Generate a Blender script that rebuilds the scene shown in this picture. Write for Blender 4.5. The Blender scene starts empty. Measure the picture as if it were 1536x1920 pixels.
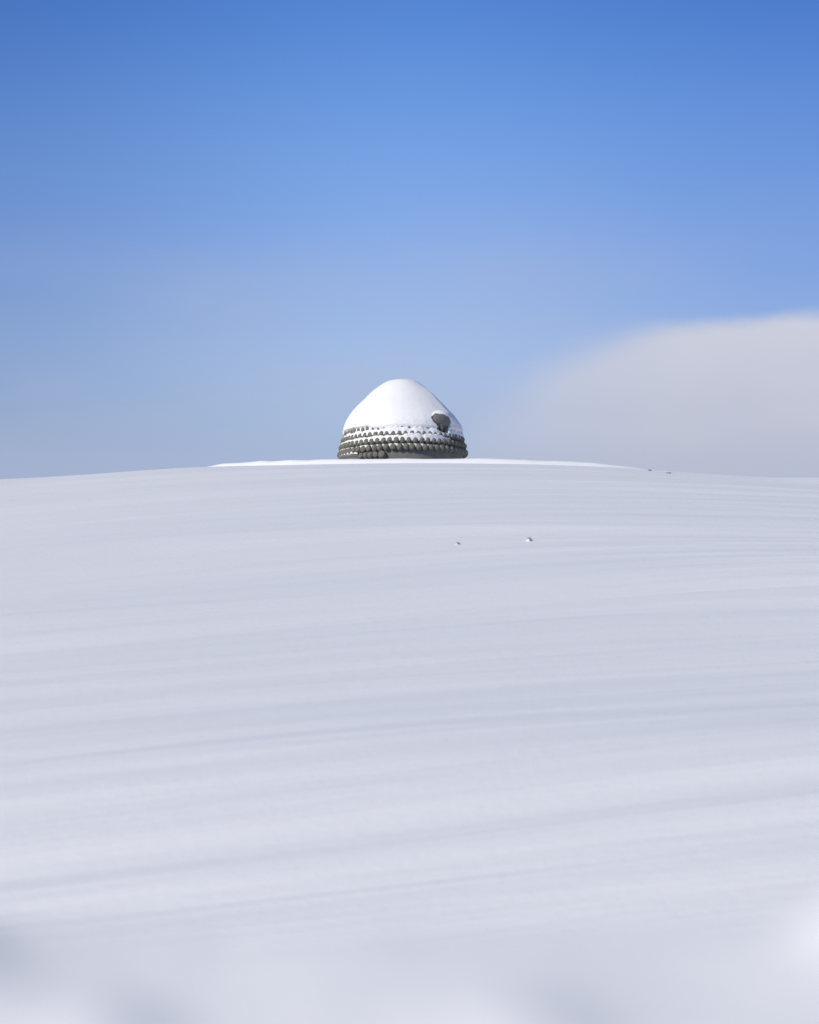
import bpy, bmesh, math, random
import numpy as np
from mathutils import Vector, Matrix

S = bpy.context.scene
R = math.radians
random.seed(4)

# ------------------------------------------------------------------ camera
CAM_Z = 1.6
cd = bpy.data.cameras.new('camera')
cam = bpy.data.objects.new('camera', cd)
S.collection.objects.link(cam)
cam.location = (0, 0, CAM_Z)
cam.rotation_euler = (R(90 + 4.79), 0, 0)
cd.sensor_fit = 'HORIZONTAL'
cd.sensor_width = 36
cd.lens = 104.86
cd.clip_start = 0.05
cd.clip_end = 20000
cd.dof.use_dof = True
cd.dof.focus_distance = 57.5
cd.dof.aperture_fstop = 2.6
S.camera = cam

# ------------------------------------------------------------------ light
SUN_EL, SUN_AZ = 31.0, -47.0      # azimuth: degrees right of straight behind the camera
sx = math.sin(R(SUN_AZ)) * math.cos(R(SUN_EL))
sy = -math.cos(R(SUN_AZ)) * math.cos(R(SUN_EL))
sz = math.sin(R(SUN_EL))
ld = bpy.data.lights.new('sun', 'SUN')
ld.energy = 3.1
ld.angle = R(0.55)
ld.color = (1.0, 0.95, 0.825)
sun = bpy.data.objects.new('sun', ld)
sun.rotation_euler = Vector((sx, sy, sz)).to_track_quat('Z', 'Y').to_euler()
sun.location = (-30, -20, 30)
S.collection.objects.link(sun)

world = bpy.data.worlds.new('World')
S.world = world
world.use_nodes = True
wn, wl = world.node_tree.nodes, world.node_tree.links
wn.clear()

class NG:
    """tiny helper for math nodes"""
    def __init__(s, nodes, links): s.n, s.l = nodes, links
    def put(s, sock, v):
        if v is None: return
        if hasattr(v, 'is_linked') or hasattr(v, 'links'): s.l.new(v, sock)
        else: sock.default_value = v
    def m(s, op, a, b=None, c=None, clamp=False):
        n = s.n.new('ShaderNodeMath'); n.operation = op; n.use_clamp = clamp
        s.put(n.inputs[0], a); s.put(n.inputs[1], b)
        if c is not None: s.put(n.inputs[2], c)
        return n.outputs[0]
    def rng(s, v, a, b, c=0.0, d=1.0, mode='SMOOTHSTEP'):
        n = s.n.new('ShaderNodeMapRange'); n.interpolation_type = mode
        s.put(n.inputs['Value'], v)
        for k, x in (('From Min', a), ('From Max', b), ('To Min', c), ('To Max', d)): s.put(n.inputs[k], x)
        return n.outputs['Result']
    def mix(s, f, a, b, mode='MIX'):
        n = s.n.new('ShaderNodeMix'); n.data_type = 'RGBA'; n.blend_type = mode
        s.put(n.inputs['Factor'], f); s.put(n.inputs['A'], a) if False else None
        ia = [i for i in n.inputs if i.type == 'RGBA']
        s.put(ia[0], a); s.put(ia[1], b)
        return [o for o in n.outputs if o.type == 'RGBA'][0]
    def noise(s, vec, scale, detail=4, rough=.5, dist=0):
        n = s.n.new('ShaderNodeTexNoise'); s.l.new(vec, n.inputs['Vector'])
        n.inputs['Scale'].default_value = scale; n.inputs['Detail'].default_value = detail
        n.inputs['Roughness'].default_value = rough; n.inputs['Distortion'].default_value = dist
        return n.outputs['Fac']
    def mapping(s, vec, scale=(1,1,1), rot=(0,0,0), loc=(0,0,0)):
        n = s.n.new('ShaderNodeMapping'); s.l.new(vec, n.inputs['Vector'])
        n.inputs['Scale'].default_value = scale; n.inputs['Rotation'].default_value = rot
        n.inputs['Location'].default_value = loc
        return n.outputs[0]

W = NG(wn, wl)
out = wn.new('ShaderNodeOutputWorld')
bg = wn.new('ShaderNodeBackground')
wl.new(bg.outputs[0], out.inputs['Surface'])
sky = wn.new('ShaderNodeTexSky')
sky.sky_type = 'NISHITA'
sky.sun_disc = False
sky.sun_elevation = R(SUN_EL)
sky.sun_rotation = math.atan2(sx, sy)
sky.altitude = 200
sky.air_density = 1.0
sky.dust_density = 0.2
sky.ozone_density = 3.0
tc = wn.new('ShaderNodeTexCoord')
vec = tc.outputs['Generated']
sep = wn.new('ShaderNodeSeparateXYZ'); wl.new(vec, sep.inputs[0])
X, Y, Z = sep.outputs
deg = 180 / math.pi
az = W.m('MULTIPLY', W.m('ARCTAN2', X, Y), deg)
el = W.m('MULTIPLY', W.m('ARCSINE', Z), deg)
# deep winter blue overhead, paler towards the horizon (clear cold air)
ramp = wn.new('ShaderNodeValToRGB')
wl.new(W.m('DIVIDE', el, 40.0, clamp=True), ramp.inputs[0])
cr = ramp.color_ramp
cr.interpolation = 'B_SPLINE'
TINT = [(0.0, (0.70, 0.63, 0.80)), (5/40, (0.71, 0.66, 0.82)), (8/40, (0.90, 0.79, 0.90)), (11/40, (0.70, 0.74, 1.04)),
        (14/40, (0.60, 0.76, 1.12)), (17/40, (0.32, 0.57, 1.08)), (24/40, (0.42, 0.55, 1.0)), (1.0, (0.82, 0.84, 0.97))]
cr.elements[0].position, cr.elements[1].position = TINT[0][0], TINT[-1][0]
for p, c in TINT[1:-1]: cr.elements.new(p)
for e, (p, c) in zip(cr.elements, TINT): e.position = p; e.color = (c[0] / 4, c[1] / 4, c[2] / 4, 1)
base = W.mix(1.0, sky.outputs[0], ramp.outputs[0], 'MULTIPLY')
base = W.mix(1.0, base, (4, 4, 4, 1), 'MULTIPLY')
# sky colour brightened around the middle of the view, imitating lens vignetting
gl = W.m('EXPONENT', W.m('MULTIPLY', W.m('POWER', W.m('ABSOLUTE', W.m('DIVIDE', W.m('ADD', az, .6), 7.0)), 2.0), -1.0))
gl = W.m('MULTIPLY', gl, W.rng(el, 4.0, 9.0))
base = W.mix(W.m('MULTIPLY', gl, .42), base, W.mix(1.0, base, (1.9, 1.75, 1.45, 1), 'MULTIPLY'))
# the broad soft cloud bank low on the right
wv = W.mapping(vec, scale=(1, 1, 2.2))
n1 = W.noise(wv, 7.0, 5, .5)
n2 = W.noise(wv, 26.0, 5, .55)
fc = wn.new('ShaderNodeFloatCurve')
wl.new(W.m('DIVIDE', W.m('ADD', az, 10.0), 60.0, clamp=True), fc.inputs['Value'])
cv = fc.mapping.curves[0]
EDGE = [(-10, 3), (-2, 4.6), (0.5, 6.0), (1.6, 7.4), (2.6, 8.1), (4.0, 8.95), (5.2, 9.28), (6.5, 9.42), (9.8, 9.5), (16, 10.0), (26, 9.0), (38, 6.0), (50, 3)]
while len(cv.points) < len(EDGE): cv.points.new(.5, .5)
for p, (a, e) in zip(cv.points, EDGE): p.location = ((a + 10) / 60, e / 20)
fc.mapping.update()
edge = W.m('MULTIPLY', fc.outputs[0], 20.0)
edge = W.m('ADD', edge, W.m('MULTIPLY', W.m('SUBTRACT', n2, .5), .55))
edge = W.m('ADD', edge, W.m('MULTIPLY', W.m('SUBTRACT', n1, .5), .5))
soft = W.rng(az, 1.0, 8.0, 1.7, 0.38)
mask = W.rng(W.m('DIVIDE', W.m('SUBTRACT', edge, el), soft), -0.35, 1.0)
dens = W.rng(az, -1.0, 7.0, 0.35, 0.93)
dens = W.m('MULTIPLY', dens, W.rng(n1, .2, .75, .88, 1.0))
mask = W.m('MULTIPLY', mask, dens)
ccol = wn.new('ShaderNodeValToRGB')
wl.new(W.rng(el, 4.5, 9.5, 0, 1, 'LINEAR'), ccol.inputs[0])
CLOUD = [(0, (4.25, 4.7, 5.6)), (.45, (5.4, 5.5, 6.3)), (1, (6.1, 6.1, 6.75))]
ccol.color_ramp.elements.new(.45)
for e, (p, c) in zip(ccol.color_ramp.elements, CLOUD): e.position = p; e.color = (*c, 1)
sky1 = W.mix(mask, base, ccol.outputs[0])
# faint veils low on the left
n3 = W.noise(W.mapping(vec, scale=(1, 1, 3.0), loc=(3.1, 0, .4)), 5.0, 5, .5)
veil = W.m('MULTIPLY', W.rng(n3, .38, .75, 0, .55), W.rng(el, 14.0, 7.0))
low = W.m('MULTIPLY', W.rng(el, 7.6, 5.6), .42)
veil = W.m('MAXIMUM', veil, low)
sky2 = W.mix(veil, sky1, (4.15, 4.5, 6.0, 1))
wl.new(sky2, bg.inputs['Color'])
bg.inputs['Strength'].default_value = 0.10

S.view_settings.view_transform = 'Standard'
S.view_settings.look = 'None'
S.view_settings.gamma = 1
S.view_settings.use_curve_mapping = False
S.view_settings.exposure = 0.10

# ------------------------------------------------------------------ helpers
def link(o, parent=None):
    S.collection.objects.link(o)
    if parent is not None: o.parent = parent
    return o

def tag(o, label=None, cat=None, group=None, kind=None):
    if label: o['label'] = label
    if cat: o['category'] = cat
    if group: o['group'] = group
    if kind: o['kind'] = kind
    return o

def grid_mesh(name, P, mat, parent=None, wrap_u=False, flip=False):
    """P: (rows, cols, 3) array -> quad mesh"""
    nr, nc = P.shape[:2]
    idx = np.arange(nr * nc).reshape(nr, nc)
    if wrap_u: a, b = idx, np.roll(idx, -1, axis=1)
    else: a, b = idx[:, :-1], idx[:, 1:]
    q = np.stack([a[:-1], b[:-1], b[1:], a[1:]], -1).reshape(-1, 4)
    if flip: q = q[:, ::-1]
    me = bpy.data.meshes.new(name)
    me.vertices.add(nr * nc)
    me.vertices.foreach_set('co', P.reshape(-1).astype(np.float32))
    me.loops.add(q.size)
    me.loops.foreach_set('vertex_index', q.reshape(-1).astype(np.int32))
    me.polygons.add(len(q))
    me.polygons.foreach_set('loop_start', (np.arange(len(q)) * 4).astype(np.int32))
    me.polygons.foreach_set('use_smooth', np.ones(len(q), dtype=bool))
    me.update(calc_edges=True)
    me.validate()
    me.materials.append(mat)
    return link(bpy.data.objects.new(name, me), parent)

def _h(ix, iy, seed):
    n = (ix.astype(np.int64) * 374761393 + iy.astype(np.int64) * 668265263 + seed * 1442695041) & 0x7fffffff
    n = ((n ^ (n >> 13)) * 1274126177) & 0x7fffffff
    n = n ^ (n >> 16)
    return (n & 0xffff) / 65535.0
def vnoise(x, y, seed=0):
    x, y = np.broadcast_arrays(np.asarray(x, float), np.asarray(y, float))
    ix, iy = np.floor(x), np.floor(y)
    fx, fy = x - ix, y - iy
    fx = fx ** 3 * (fx * (fx * 6 - 15) + 10); fy = fy ** 3 * (fy * (fy * 6 - 15) + 10)
    a, b = _h(ix, iy, seed), _h(ix + 1, iy, seed)
    c, d = _h(ix, iy + 1, seed), _h(ix + 1, iy + 1, seed)
    return (a * (1 - fx) + b * fx) * (1 - fy) + (c * (1 - fx) + d * fx) * fy * 1.0 - .5
def fbm(x, y, seed=0, octv=3, gain=.5):
    t, a = 0, 1.0
    for o in range(octv):
        t = t + a * vnoise(x * 2 ** o + 17.3 * o, y * 2 ** o - 9.1 * o, seed + o); a *= gain
    return t
def sstep(x, a, b):
    t = np.clip((np.asarray(x, float) - a) / (b - a), 0, 1)
    return t * t * (3 - 2 * t)

# ------------------------------------------------------------------ materials
def snow_mat(name, streak):
    m = bpy.data.materials.new(name); m.use_nodes = True
    n, l = m.node_tree.nodes, m.node_tree.links
    b = n['Principled BSDF']
    G = NG(n, l)
    t = n.new('ShaderNodeTexCoord').outputs['Object']
    b.inputs['Roughness'].default_value = .62
    b.inputs['Specular IOR Level'].default_value = .25
    tone = G.noise(G.mapping(t, scale=(.35, .8, 1) if streak else (3, 3, 3)), 1.0, 4, .55)
    col = G.mix(tone, (.845, .838, .825, 1), (.88, .872, .855, 1))
    l.new(col, b.inputs['Base Color'])
    bp = n.new('ShaderNodeBump')
    if streak:
        sp = n.new('ShaderNodeSeparateXYZ'); l.new(t, sp.inputs[0])
        px_, py_, pz_ = sp.outputs
        xx = G.m('SUBTRACT', px_, 7.5)
        q = G.m('MULTIPLY', G.m('MULTIPLY', xx, xx), .028)
        q = G.m('MULTIPLY', q, G.rng(py_, 10, 24)); q = G.m('MULTIPLY', q, G.rng(py_, 62, 48))
        k2 = G.m('MULTIPLY', G.m('MULTIPLY', px_, .30), G.rng(py_, 34, 16))
        vv = G.m('SUBTRACT', G.m('ADD', py_, q), k2)
        cb = n.new('ShaderNodeCombineXYZ'); l.new(px_, cb.inputs[0]); l.new(vv, cb.inputs[1]); l.new(pz_, cb.inputs[2])
        wv_ = cb.outputs[0]
        a = G.noise(G.mapping(wv_, scale=(.16, 2.1, 1)), 1.0, 5, .55, .5)
        f = G.noise(G.mapping(wv_, scale=(.8, 11.0, 1)), 1.0, 4, .6, .4)
        g = G.noise(G.mapping(t, scale=(1, 1.6, 1)), 14.0, 5, .7)
        h = G.m('ADD', G.m('MULTIPLY', a, .046), G.m('MULTIPLY', f, .0050))
        h = G.m('ADD', h, G.m('MULTIPLY', g, .006))
        bp.inputs['Distance'].default_value = 1.0
        bp.inputs['Strength'].default_value = 1.0
    else:
        g = G.noise(t, 14.0, 5, .6)
        f = G.noise(t, 60.0, 3, .6)
        h = G.m('ADD', G.m('MULTIPLY', g, .0035), G.m('MULTIPLY', f, .0012))
        bp.inputs['Distance'].default_value = 1.0
        bp.inputs['Strength'].default_value = 1.0
    l.new(h, bp.inputs['Height'])
    l.new(bp.outputs[0], b.inputs['Normal'])
    return m

def stone_mat(name, c0, c1, bump=.006):
    m = bpy.data.materials.new(name); m.use_nodes = True
    n, l = m.node_tree.nodes, m.node_tree.links
    b = n['Principled BSDF']
    G = NG(n, l)
    t = n.new('ShaderNodeTexCoord').outputs['Object']
    b.inputs['Roughness'].default_value = .85
    b.inputs['Specular IOR Level'].default_value = .2
    a = G.noise(t, 3.0, 6, .6)
    f = G.noise(t, 55.0, 4, .65)
    v = G.m('ADD', G.m('MULTIPLY', a, .6), G.m('MULTIPLY', f, .4))
    l.new(G.mix(G.rng(v, .3, .7), (*c0, 1), (*c1, 1)), b.inputs['Base Color'])
    bp = n.new('ShaderNodeBump'); bp.inputs['Distance'].default_value = 1.0; bp.inputs['Strength'].default_value = 1.0
    l.new(G.m('MULTIPLY', f, bump), bp.inputs['Height'])
    l.new(bp.outputs[0], b.inputs['Normal'])
    return m

M_GROUND = snow_mat('wind_packed_snow', True)
M_SNOW = snow_mat('fresh_snow', False)
M_STONE = stone_mat('smooth_grey_stone', (.15, .147, .128), (.215, .21, .187), .004)
M_CURL = stone_mat('carved_olive_stone', (.125, .12, .096), (.225, .213, .175), .010)
M_ROCK = stone_mat('dark_rock', (.14, .14, .15), (.24, .24, .26), .01)

# ------------------------------------------------------------------ the snowy hill and ground
HX, HY = 0.0, 60.0            # middle of the mound
ZC = CAM_Z
PX = 1 / 4474.0               # radians per pixel of the photograph, used to size the rim
# slope of the mound against distance from its middle
rr = np.linspace(0, 90, 1801)
# slope
sl = np.interp(rr, [0, 14, 30, 40, 43.2, 45, 47.5, 51.3, 90], [0, .126, .180, .168, .148, .27, .31, .0, 0])
hh = np.concatenate([[0], np.cumsum((sl[1:] + sl[:-1]) / 2 * np.diff(rr))])
Z0 = 7.27
def hill(r): return Z0 - np.interp(r, rr, hh)

# rim of the hollow that holds the statue: skyline heights along x
RIMX = np.array([370, 395, 415, 450, 470, 490, 507, 525, 545, 570, 600, 650, 700, 760, 800, 850, 900, 930, 960, 985, 1010, 1060, 1110, 1150, 1185, 1222, 1235])
RIMY = np.array([877.5, 873.5, 869, 867.5, 866, 863.2, 865, 863.5, 862, 863, 861, 860.5, 860.5, 859.5, 860.5, 860.2, 859.2, 860, 861, 861.5, 863.5, 864.5, 867, 871.5, 875.5, 880.5, 886])
RIM_R = 5.9
rimx_w = (RIMX - 768) * PX * 54.3
def rim_y(x): return 54.1 + .03 * (x - .35) ** 2
for _ in range(8): rimx_w = (RIMX - 768) * PX * rim_y(rimx_w)
rim_el = 4.79 * math.pi / 180 + np.arctan((960 - RIMY) * PX)

def ground_z(x, y):
    # a touch wider than round so that the shoulders fall as gently as they should
    dx = np.where(x > HX, (x - HX) * 1.02, (x - HX) * 1.0)
    r = np.sqrt(dx ** 2 + (y - HY) ** 2)
    z = hill(r)
    r2 = np.sqrt((x - .35) ** 2 + (y - HY) ** 2)
    # drifts running across the slope
    near = sstep(y, 8, 12)
    v = y + (.028 * (x - 7.5) ** 2) * sstep(y, 10, 24) * sstep(y, 62, 48) - .30 * x * sstep(y, 34, 16)
    amp = near * (.35 + .65 * sstep(y, 53, 44)) * sstep(r2, 6.5, 9.5)
    d = .10 * fbm(x * .05 + 3, v * .28, 11, 2) + .020 * fbm(x * .06, v * .95, 21, 2) + .0035 * np.sin(v * 6.2 + 2.5 * fbm(x * .1, v * .3, 71, 2)) * (1 + 1.6 * fbm(x * .2, v * .2, 72, 2)) + .003 * fbm(x * .5, v * 3.6, 31, 3)
    z = z + d * amp * (1 + 1.2 * sstep(y, 46, 24)) * (1 + .8 * sstep(x, 1, -7))
    z = z - .06 * np.exp(-((x - 6.5) / 2.3) ** 2) * sstep(y, 35, 45) - .072 * sstep(x, -4.0, -8.5) * sstep(y, 35, 45) + .02 * sstep(x, -7, -10) * sstep(y, 35, 45) - .035 * np.exp(-((x + 6.6) / 1.7) ** 2) * sstep(y, 35, 45) + .13 * sstep(x, 6.8, 9.8) * sstep(y, 35, 45)
    # broad swell that brightens the foot of the slope
    z = z + near * .07 * fbm(x * .12 + 5, v * .16 + 2, 41, 2)
    # berm and hollow
    t = np.interp(x, rimx_w, rim_el, left=0, right=0)
    yr = rim_y(np.clip(x, -9, 9))
    zr_front = CAM_Z + yr * np.tan(np.where(t > 0, t, .09))
    zr = np.where((t > 0), zr_front, z)
    bump = np.where(t > 0, zr - z, 0)
    bump = np.clip(bump, 0, 1.2)
    dr = r2 - RIM_R
    sd = yr - y
    prof = np.where(sd > 0, 1 - sstep(sd, .0, .44), 1 - sstep(-sd, .3, 2.0))
    lump = .5 + .5 * sstep(vnoise(x * 1.1, y * .9, 77), -.3, .3)
    z = z + bump * prof * np.where(sd > 0, .9 * prof + .1 * lump, 1)
    z = np.where(dr < 0, z - 1.9 * sstep(-dr, .9, 3.2), z)
    # snow bank right in front of the photographer
    bk = sstep(y, .4, .95) * sstep(y, 3.1, 1.95) * sstep(np.abs(x), 5, 2.5)
    top = CAM_Z - .150 + .27 * (y - 1.45) - .62 * np.clip(y - 1.50, 0, 9)
    top = top + .070 * sstep(x, .0, .9) * 0 + .0075 * fbm(x * 9 + 1.3, y * 5, 51, 3)
    for bx, by, bw, bh, ba in ((-.335, 1.42, .065, .06, .070), (-.172, 1.33, .042, .045, .018), (.055, 1.33, .045, .06, .012), (.085, 1.29, .035, .05, .003), (.30, 1.50, .055, .09, .035)):
        top = top + ba * np.exp(-((x - bx) / bw) ** 2 - ((y - by) / bh) ** 2)
    z = z * (1 - bk) + top * bk
    # far country behind, gently rolling
    far = sstep(r, 90, 400)
    z = z + far * 14 * fbm(x * .003, y * .003, 61, 3)
    return z

def axis(segs):
    v = []
    for a, b, s in segs:
        n = max(1, int(round((b - a) / s))); v += list(np.linspace(a, b, n, endpoint=False))
    v.append(segs[-1][1]); return np.array(v)
xs = axis([(-6000, -600, 600), (-600, -80, 40), (-80, -16, 2), (-16, -2, .12), (-2, -.4, .04), (-.4, .4, .01), (.4, 2, .04), (2, 16, .12), (16, 80, 2), (80, 600, 40), (600, 6000, 600)])
ys = axis([(-6000, -600, 600), (-600, -40, 40), (-40, -1, 1.5), (-1, .4, .2), (.4, 1.1, .05), (1.1, 1.8, .014), (1.8, 2.2, .04), (2.2, 3.4, .08), (3.4, 9, .2), (9, 40, .10), (40, 53, .09), (53, 58.5, .035), (58.5, 70, .2), (70, 100, 2), (100, 600, 40), (600, 6000, 600)])
GX, GY = np.meshgrid(xs, ys)
P = np.stack([GX, GY, ground_z(GX, GY)], -1)
g = grid_mesh('snow_ground', P, M_GROUND)
tag(g, kind='structure')

# ------------------------------------------------------------------ the statue's head
K = .002706                    # metres per pixel of the enlarged view of the head
SX, SY, SZ = (755.2 - 768) * PX * 60, 60.0, CAM_Z + 60 * math.tan(R(6.07))
root = bpy.data.objects.new('stone_statue', None)
root.location = (SX, SY, SZ); root.empty_display_size = .5
link(root)
tag(root, 'grey stone statue head with rows of carved curls rising behind the snowy ridge', 'statue')

def zt(a): return -.045 * np.clip(-np.sin(a), 0, 1) ** 1.5      # the head leans a little to that side
ROWS = [  # z, centre radius, count, curl radius, phase
    (.637, 1.445, 60, .064, .0),
    (.470, 1.500, 62, .068, .5),
    (.300, 1.545, 62, .074, .0),
    (.128, 1.575, 62, .079, .5),
]
# stone skull profile (radius, height)
SK = [(1.30, -1.6), (1.44, -.9), (1.50, -.35), (1.535, -.05), (1.53, .10), (1.50, .25), (1.45, .42), (1.40, .58), (1.36, .70),
      (1.28, .90), (1.14, 1.12), (.95, 1.32), (.74, 1.52), (.50, 1.68), (.25, 1.77), (.0, 1.80)]
skz = np.array([p[1] for p in SK]); skr = np.array([p[0] for p in SK])
def stone_r(z): return np.interp(z, skz, skr)
A = np.linspace(-math.pi, math.pi, 361)[:-1]
zz = np.concatenate([np.linspace(-1.6, 1.5, 90), 1.5 + .3 * (1 - np.linspace(1, 0, 20) ** 2)])
rad = stone_r(zz)
# soften the polyline
ker = np.array([1, 2, 3, 2, 1]) / 9
rad2 = np.convolve(np.pad(rad, 2, 'edge'), ker, 'valid'); rad2[-1] = 0
PP = np.stack([rad2[:, None] * np.sin(A)[None], -rad2[:, None] * np.cos(A)[None], np.repeat(zz[:, None], len(A), 1)], -1)
grid_mesh('head', PP, M_STONE, root, wrap_u=True)

def curl_mesh(variant):
    """a snail-shell knob: spiral ridge winding from the tip (local +X) to the base"""
    nt, npz = 22, 30
    th = np.linspace(0.0, math.pi * .80, nt); ph = np.linspace(0, 2 * math.pi, npz + 1)[:-1]
    T, F = np.meshgrid(th, ph, indexing='ij')
    ridge = np.cos(F * 1.0 - T * 7.2 + variant)
    rr_ = 1 + .05 * ridge * np.clip(T / .35, 0, 1) * np.clip((math.pi * .8 - T) / .5, 0, 1)
    rr_ = rr_ + .03 * np.cos(T) ** 2
    x = rr_ * np.cos(T) * 1.02; y = rr_ * np.sin(T) * np.cos(F); z = rr_ * np.sin(T) * np.sin(F) * 1.06
    return np.stack([x, y, z], -1)
def place_curl(P, az, z, rad_, cr, tilt, roll, jit):
    c, s = math.cos(roll), math.sin(roll)
    Q = P.copy()
    Q[..., 1], Q[..., 2] = P[..., 1] * c - P[..., 2] * s, P[..., 1] * s + P[..., 2] * c
    Q = Q * np.array([1.0, .97, 1.08]) * cr * jit
    ct, st = math.cos(tilt), math.sin(tilt)
    Q2 = Q.copy(); Q2[..., 0] = Q[..., 0] * ct - Q[..., 2] * st; Q2[..., 2] = Q[..., 0] * st + Q[..., 2] * ct
    # local X -> outward direction (sin az, -cos az)
    ox, oy = math.sin(az), -math.cos(az)
    W_ = np.empty_like(Q2)
    W_[..., 0] = Q2[..., 0] * ox - Q2[..., 1] * oy
    W_[..., 1] = Q2[..., 0] * oy + Q2[..., 1] * ox
    W_[..., 2] = Q2[..., 2]
    return W_ + np.array([rad_ * ox, rad_ * oy, z])

CM = [curl_mesh(v) for v in (0, 1.6, 3.1, 4.7)]
curls = []
for ri, (z, rc, n, cr, phs) in enumerate(ROWS):
    for i in range(n):
        a = (i + phs) / n * 2 * math.pi
        if a > math.pi: a -= 2 * math.pi
        curls.append((ri, a, z + float(zt(a)) + random.uniform(-.003, .003), rc, cr))
for a, k in ((-40.5, .92), (-35.5, .95), (-30.2, .97), (-25.0, .98), (-18.6, 1.22)):
    curls.append((4, R(a), -.055 + (-.005 if k > 1.1 else 0), 1.575 + (.015 if k > 1.1 else 0), .078 * k))
for i in range(24):                      # nape rows behind the ear
    curls.append((5, R(-95 - i * 6.6), -.055, 1.57, .08))
def score(c):
    ri, a, z, rc, cr = c
    d = math.degrees(a)
    if abs(d) > 84 or ri == 5: return 0
    if ri == 0: return 1 if -78 < d < -33 else .1 * math.cos(a)
    return cr * (math.cos(a) + .25) * (1.4 if ri == 4 else 1)* 10
order = sorted(range(len(curls)), key=lambda i: -score(curls[i]))
indiv = set(order[:100])
rest = []
for i, (ri, a, z, rc, cr) in enumerate(curls):
    Pm = place_curl(CM[random.randrange(4)], a + random.uniform(-.006, .006), z, rc, cr, random.uniform(-.12, .12), random.uniform(0, 6.3), random.uniform(.975, 1.02))
    if i in indiv:
        # put each knob's origin at its own middle
        c0 = np.array([rc * math.sin(a), -rc * math.cos(a), z])
        o = grid_mesh('hair_curl', Pm - c0, M_CURL, root, wrap_u=True, flip=False)
        o.location = Vector(c0)
        o['group'] = 'carved hair curls of the statue'
    else: rest.append(Pm)
def join_grids(name, lst, mat, parent):
    vs, fs, off = [], [], 0
    for P_ in lst:
        nr, nc = P_.shape[:2]
        idx = np.arange(nr * nc).reshape(nr, nc) + off
        b = np.roll(idx, -1, axis=1)
        fs.append(np.stack([idx[:-1], b[:-1], b[1:], idx[1:]], -1).reshape(-1, 4)); vs.append(P_.reshape(-1, 3)); off += nr * nc
    me = bpy.data.meshes.new(name)
    me.from_pydata(np.concatenate(vs).tolist(), [], np.concatenate(fs).tolist())
    me.polygons.foreach_set('use_smooth', np.ones(len(me.polygons), dtype=bool))
    me.materials.append(mat)
    return link(bpy.data.objects.new(name, me), parent)
rc_o = join_grids('hair_curls', rest, M_CURL, root)
rc_o['kind'] = 'stuff'

# the round jewel above the brow
JA, JZ, JC = R(44.2), .865, 1.36
JD, JW, JH = .19, .335, .215          # depth, half width, half height
jx, jy = JC * math.sin(JA), -JC * math.cos(JA)
th = np.linspace(0, math.pi, 40); ph = np.linspace(0, 2 * math.pi, 65)[:-1]
T, F = np.meshgrid(th, ph, indexing='ij')
JP = np.stack([JW * np.sin(T) * np.cos(F), JD * np.sin(T) * np.sin(F), JH * np.cos(T)], -1)
j = grid_mesh('forehead_jewel', JP, M_STONE, root, wrap_u=True, flip=True)
j.location = (jx, jy, JZ)
j.rotation_euler = (0, 0, JA)

# top of the ear: a thick curved helix that leans out from the side of the head
def ear():
    lst = []
    na = 44
    aa = np.linspace(R(-41.5), R(-97), na)
    rows = []
    for k, a in enumerate(aa):
        t = k / (na - 1)
        ztop = .035 * math.sin(min(1, t / .25) * math.pi / 2) - .035 * (1 - min(1, t / .12)) - .05 * max(0, t - .55)
        r0 = 1.50
        r1 = 1.565 + .075 * sstep(t, .02, .5)
        # section ring: over the helix and down its outside
        sec = []
        prof_ = [(r0, ztop - .03), (r0 + .02, ztop), (r1 - .045, ztop + .010), (r1 - .012, ztop - .004), (r1, ztop - .035), (r1 - .004, ztop - .07),
                 (r1 - .03, ztop - .095), (r1 - .04, ztop - .16), (r1 - .035, ztop - .5), (r0, ztop - .9)]
        for (q, zq) in prof_: sec.append((q * math.sin(a), -q * math.cos(a), zq))
        rows.append(sec)
    # close the front end
    first = [((1.49) * math.sin(aa[0] + .02), -(1.49) * math.cos(aa[0] + .02), s[2]) for s in rows[0]]
    return np.array([first] + rows)
e = grid_mesh('ear', ear(), M_STONE, root, flip=True)
sub = e.modifiers.new('smooth', 'SUBSURF'); sub.levels = 1; sub.render_levels = 2

# ------------------------------------------------------------------ snow on the head
# dome outline in enlarged-view pixels: height above the ridge -> radius left / right of x=770
DY = np.array([640, 610, 580, 535, 490, 440, 395, 350, 310, 270, 230, 197, 165, 138, 115, 101, 94])
DL = np.array([572, 570, 560, 548, 530, 502, 470, 430, 390, 350, 310, 272, 230, 190, 150, 100, 0]) * K
DR = np.array([575, 573, 566, 550, 515, 478, 432, 390, 350, 312, 273, 238, 205, 172, 140, 95, 0]) * K
DZ = (840 - DY) * K
HOLE = np.array([(1036, 462), (1078, 424), (1112, 430), (1150, 432), (1196, 448), (1220, 490), (1214, 530), (1190, 556), (1196, 596), (1160, 600),
                 (1120, 588), (1086, 566), (1102, 548), (1078, 522), (1054, 500)], float)
HOLE = np.stack([(HOLE[:, 0] - 770) * K, (840 - HOLE[:, 1] - 44) * K], -1)
def poly_sdf(px, pz, poly):
    d = np.full(px.shape, 1e9); inside = np.zeros(px.shape, bool)
    for (ax, ay), (bx, by) in zip(poly, np.roll(poly, -1, 0)):
        ex, ey = bx - ax, by - ay
        t = np.clip(((px - ax) * ex + (pz - ay) * ey) / (ex * ex + ey * ey), 0, 1)
        d = np.minimum(d, np.hypot(px - ax - t * ex, pz - ay - t * ey))
        c = ((ay > pz) != (by > pz)) & (px < (bx - ax) * (pz - ay) / (by - ay + 1e-12) + ax)
        inside ^= c
    return np.where(inside, -d, d)

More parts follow.
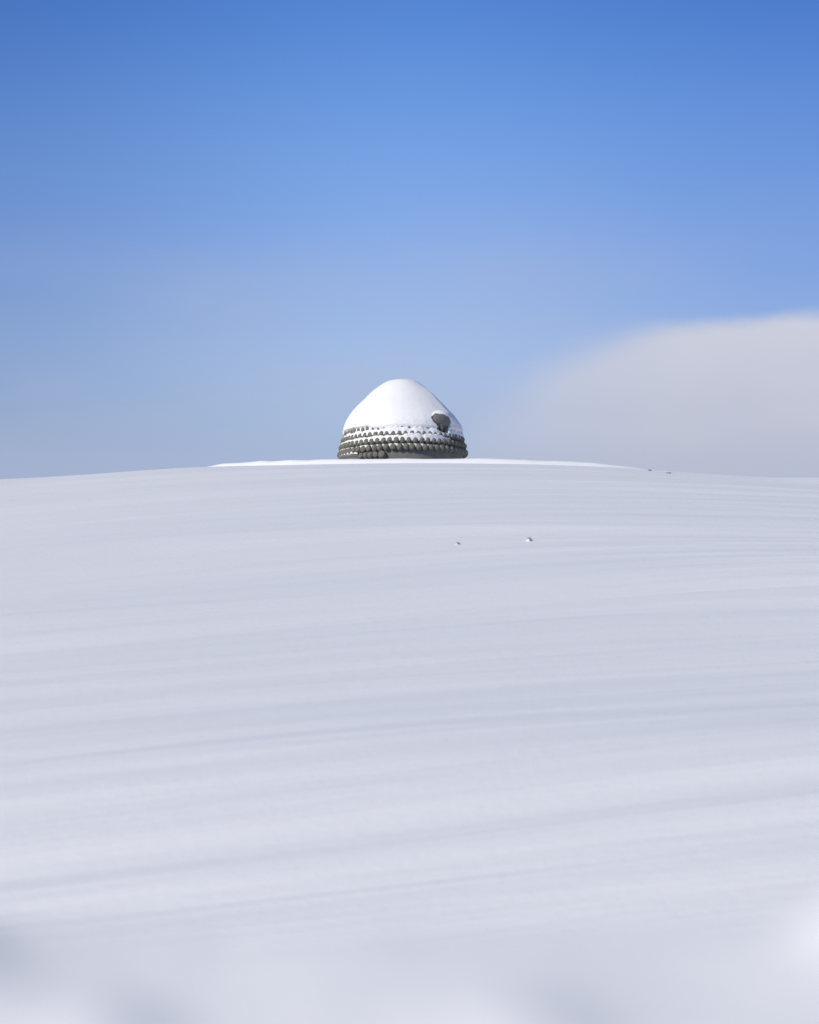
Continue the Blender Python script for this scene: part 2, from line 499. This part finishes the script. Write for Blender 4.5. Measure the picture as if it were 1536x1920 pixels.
na = 1100
AZ = np.linspace(-math.pi, math.pi, na + 1)[:-1]
zl = np.concatenate([np.linspace(.0, .98, 125)[:-1], np.linspace(.98, 1.85, 60)[:-1], 1.85 + (DZ[-1] - 1.85) * (1 - np.linspace(1, 0, 26) ** 2)])
AA, ZZ = np.meshgrid(AZ, zl)
def dome_r(a, z):
    rl = np.interp(z, DZ, DL); rg = np.interp(z, DZ, DR)
    # smooth top ends as a round cap rather than a cone
    w = .5 + .5 * np.sin(a)
    return rl * (1 - w) + rg * w
ad = np.degrees(AA)
Rd = dome_r(AA, ZZ)
# wind ridge on the lee side above the jewel
up = sstep(ZZ, .72, .98) * sstep(ZZ, 1.95, 1.6)
x_ = (ad - 56)
ridge = np.exp(-np.sqrt(x_ ** 2 + 5) / np.where(x_ < 0, 20, 13)) * .10
Rd = Rd + ridge * up - .045 * up * np.exp(-((ad - 92) / 22) ** 2) * 0
Rd = Rd + .006 * fbm(AA * 5, ZZ * 4, 5, 3) * sstep(ZZ, 2.0, 1.5)
Rd = Rd + .006 * fbm(AA * 16, ZZ * 13, 15, 3) * sstep(ZZ, 1.15, .75)
# snow draped over the jewel
fr = np.cos(AA - JA) > .5
def ball(rad_):
    # distance from the axis at which a ray (azimuth, height) leaves the ball round the jewel
    cx = JC * np.cos(AA - JA); off = JC * np.sin(AA - JA)
    q = 1 - (off / (JW + rad_)) ** 2 - ((ZZ - JZ) / (JH + rad_)) ** 2
    return np.where(fr & (q > 0), cx + (JD + rad_) * np.sqrt(np.clip(q, 0, None)), 0)
Rj = ball(.022)
kk = .10
hmix = np.clip(.5 + .5 * (Rj - Rd) / kk, 0, 1)
Rd = np.where(fr & (Rj > 0), Rd * (1 - hmix) + Rj * hmix + kk * hmix * (1 - hmix), Rd)
Rjew = ball(0)
Rs = stone_r(ZZ)

def snow_lower(a, z):
    z = z - zt(a)
    ad = np.degrees(a)
    out_ = np.full(a.shape, 0.0)
    st = stone_r(z) - .05
    out_ = st.copy()
    # snow above and around the first row
    z1, r1, n1_, c1, p1 = ROWS[0]
    expo = np.where((ad > -80) & (ad < -28), sstep(ad, -26, -36), 0)         # where row one is blown clear
    nz = fbm(a * 9, z * 9, 3, 3)
    cover = np.minimum(r1 + .053 + .018 * nz - .024 * expo, dome_r(a, z) - .004)
    lo = z1 - .12 + .075 * expo
    m = sstep(z, lo - .02, lo + .02) * sstep(z, 1.02, .97)
    out_ = np.where(m > 0, np.maximum(out_, st + (cover - st) * m), out_)
    # ledges
    AMT = [  # per ledge: amount by azimuth
        np.interp(ad, [-180, -90, -60, -25, -5, 35, 48, 60, 90, 180], [.5, .5, .75, .85, 1.1, 1.1, .9, .95, 1.0, .8]),
        np.interp(ad, [-180, -90, -60, -25, -5, 30, 45, 55, 90, 180], [.3, .7, .75, .8, 1.05, 1.05, .75, .22, .05, .2]),
        np.interp(ad, [-180, -90, -55, -25, 10, 38, 50, 90, 180], [.3, .7, .55, .42, .38, .42, .25, .0, .2]),
    ]
    for i in range(3):
        za, ra, n_, ca, pa = ROWS[i]; zb, rb, nb, cb, pb = ROWS[i + 1]
        am = AMT[i] * (1 + .5 * fbm(a * 7 + i * 5, z * 5, 13 + i, 2))
        am = np.clip(am, 0, 1.15)
        val = .5 - .5 * np.cos((a * nb / (2 * math.pi) - pb) * 2 * math.pi)      # 1 in the notches between the knobs below
        t = np.clip((za - z) / (za - zb), 0, 1)
        surf = (ra - .035 + .095 * am) * (1 - t) + (rb - .005 + .055 * am) * t + .010 * nz
        zend = zb + cb * (.80 - .25 * am) * (1 - val) + (-.03 + .035 * (1 - am)) * val + .012 * (1 - val)
        ztop = zb + (za - zb) * np.clip(.30 + .55 * am, 0, .98) + .03 * val * am
        m = sstep(z, zend - .008, zend + .012) * sstep(z, ztop + .015, ztop - .015) * sstep(am, .04, .12)
        out_ = np.where(m > 0, np.maximum(out_, st + (surf - st) * m), out_)
    return out_
low = snow_lower(AA, ZZ)
blend = sstep(ZZ, .655, .80)
expo = np.where((ad > -80) & (ad < -28), sstep(ad, -26, -36), 0)
edgez = .60 + .012 * fbm(AA * 14, ZZ * 3, 91, 2) + .075 * expo + zt(AA)
inner = low
bl = sstep(ZZ, edgez + .0, edgez + .14 - .08 * expo)
Rsn = inner * (1 - bl) + np.maximum(Rd, inner) * bl
# hole at the jewel
XT, ZT = Rsn * np.sin(AA), ZZ
sdf = poly_sdf(XT, ZT + .0015 * fbm(AA * 60, ZZ * 40, 8, 2), HOLE)
sdf = np.where(fr, sdf, 1)
mh = 1 - sstep(sdf, -.008, .010)
Rsn = Rsn * (1 - mh) + np.minimum(Rsn, np.maximum(np.where(ZZ > .70 + .9 * np.abs(XT - .99), Rsn - .05, Rs - .06), Rjew - .02)) * mh
cap = grid_mesh('snow_cap', np.stack([Rsn * np.sin(AA), -Rsn * np.cos(AA), ZZ], -1), M_SNOW, None, wrap_u=True)
cap.location = (SX, SY, SZ)
tag(cap, "smooth domed white snow covering the crown of the statue's head", 'snow')

# narrow snow crest lying on the ear
def ear_snow():
    na_ = 160
    aa = np.linspace(R(-44), R(-96), na_); rows = []
    for k, a in enumerate(aa):
        t = k / (na_ - 1)
        pk = abs(math.sin((a * 62 / (2 * math.pi) + .5) * math.pi))
        h = (.022 + .038 * pk ** 2) * math.sin(math.pi * min(1, t * 6) / 2)
        zt = .035 - .05 * max(0, t - .55)
        zt += -.02 * (1 - min(1, t / .12))
        prof_ = [(1.50, zt - .02), (1.51, zt + h + .02), (1.56, zt + h), (1.605 + .02 * pk, zt + h * .5), (1.618 + .012 * pk, zt - .012), (1.60, zt - .03)]
        rows.append([(q * math.sin(a), -q * math.cos(a), zq) for q, zq in prof_])
    return np.array(rows)
es = grid_mesh('ear_snow', ear_snow(), M_SNOW, cap, flip=True)

# ------------------------------------------------------------------ small things poking out of the slope
def ground_hit(px, py):
    """where the line of sight through a photo pixel meets the slope, to read off the place of a thing"""
    a = math.atan((px - 768) * PX); e_ = R(4.79) + math.atan((960 - py) * PX)
    prev = None
    for yy in np.arange(9, 60, .05):
        x = math.tan(a) * yy / math.cos(R(4.79)); z = CAM_Z + yy * math.tan(e_)
        if float(ground_z(np.array([x]), np.array([yy]))[0]) > z: return x, yy
    return x, yy
def rock(px, py, size, label, cap_frac, sq=.8):
    x, y = ground_hit(px, py)
    z = float(ground_z(np.array([x]), np.array([y]))[0])
    rt = bpy.data.objects.new('rock', None); rt.location = (x, y, z); rt.empty_display_size = .05; link(rt)
    tag(rt, label, 'rock', 'small rocks poking out of the snow')
    th = np.linspace(0, math.pi, 20); ph = np.linspace(0, 2 * math.pi, 33)[:-1]
    T, F = np.meshgrid(th, ph, indexing='ij')
    rr_ = size * (1 + .22 * fbm(np.cos(F) * 1.5 + 9 * px, np.sin(F) * 1.5 + T, 3, 3))
    rr_ = rr_ * np.where(np.minimum(T, math.pi - T) < .01, 1, 1)
    Pk = np.stack([rr_ * np.sin(T) * np.cos(F), rr_ * np.sin(T) * np.sin(F), rr_ * np.cos(T) * sq], -1)
    Pk[0] = Pk[0].mean(0); Pk[-1] = Pk[-1].mean(0)
    grid_mesh('stone', Pk, M_ROCK, rt, wrap_u=True, flip=True)
    if cap_frac > 0:
        Pc = Pk * np.array([.76, .8, .80]) + np.array([-size * .38, -size * .35, -size * .24 * (2 - cap_frac)])
        grid_mesh('snow', Pc, M_SNOW, rt, wrap_u=True, flip=True)
    return rt
rock(992.5, 1015, .036, 'dark snow crusted rock, right one of the two on the middle slope', .82, 1.0)
rock(858.5, 1021.5, .027, 'tiny pale snow crusted rock, left one of the two on the middle slope', .90, .8)
rock(1219, 882.5, .036, 'grey rock where the bright snow rim ends on the right skyline', 0, .6)
rock(1254, 887.5, .055, 'low flat grey rock alone on the right skyline past the end of the snow rim', 0, .3)
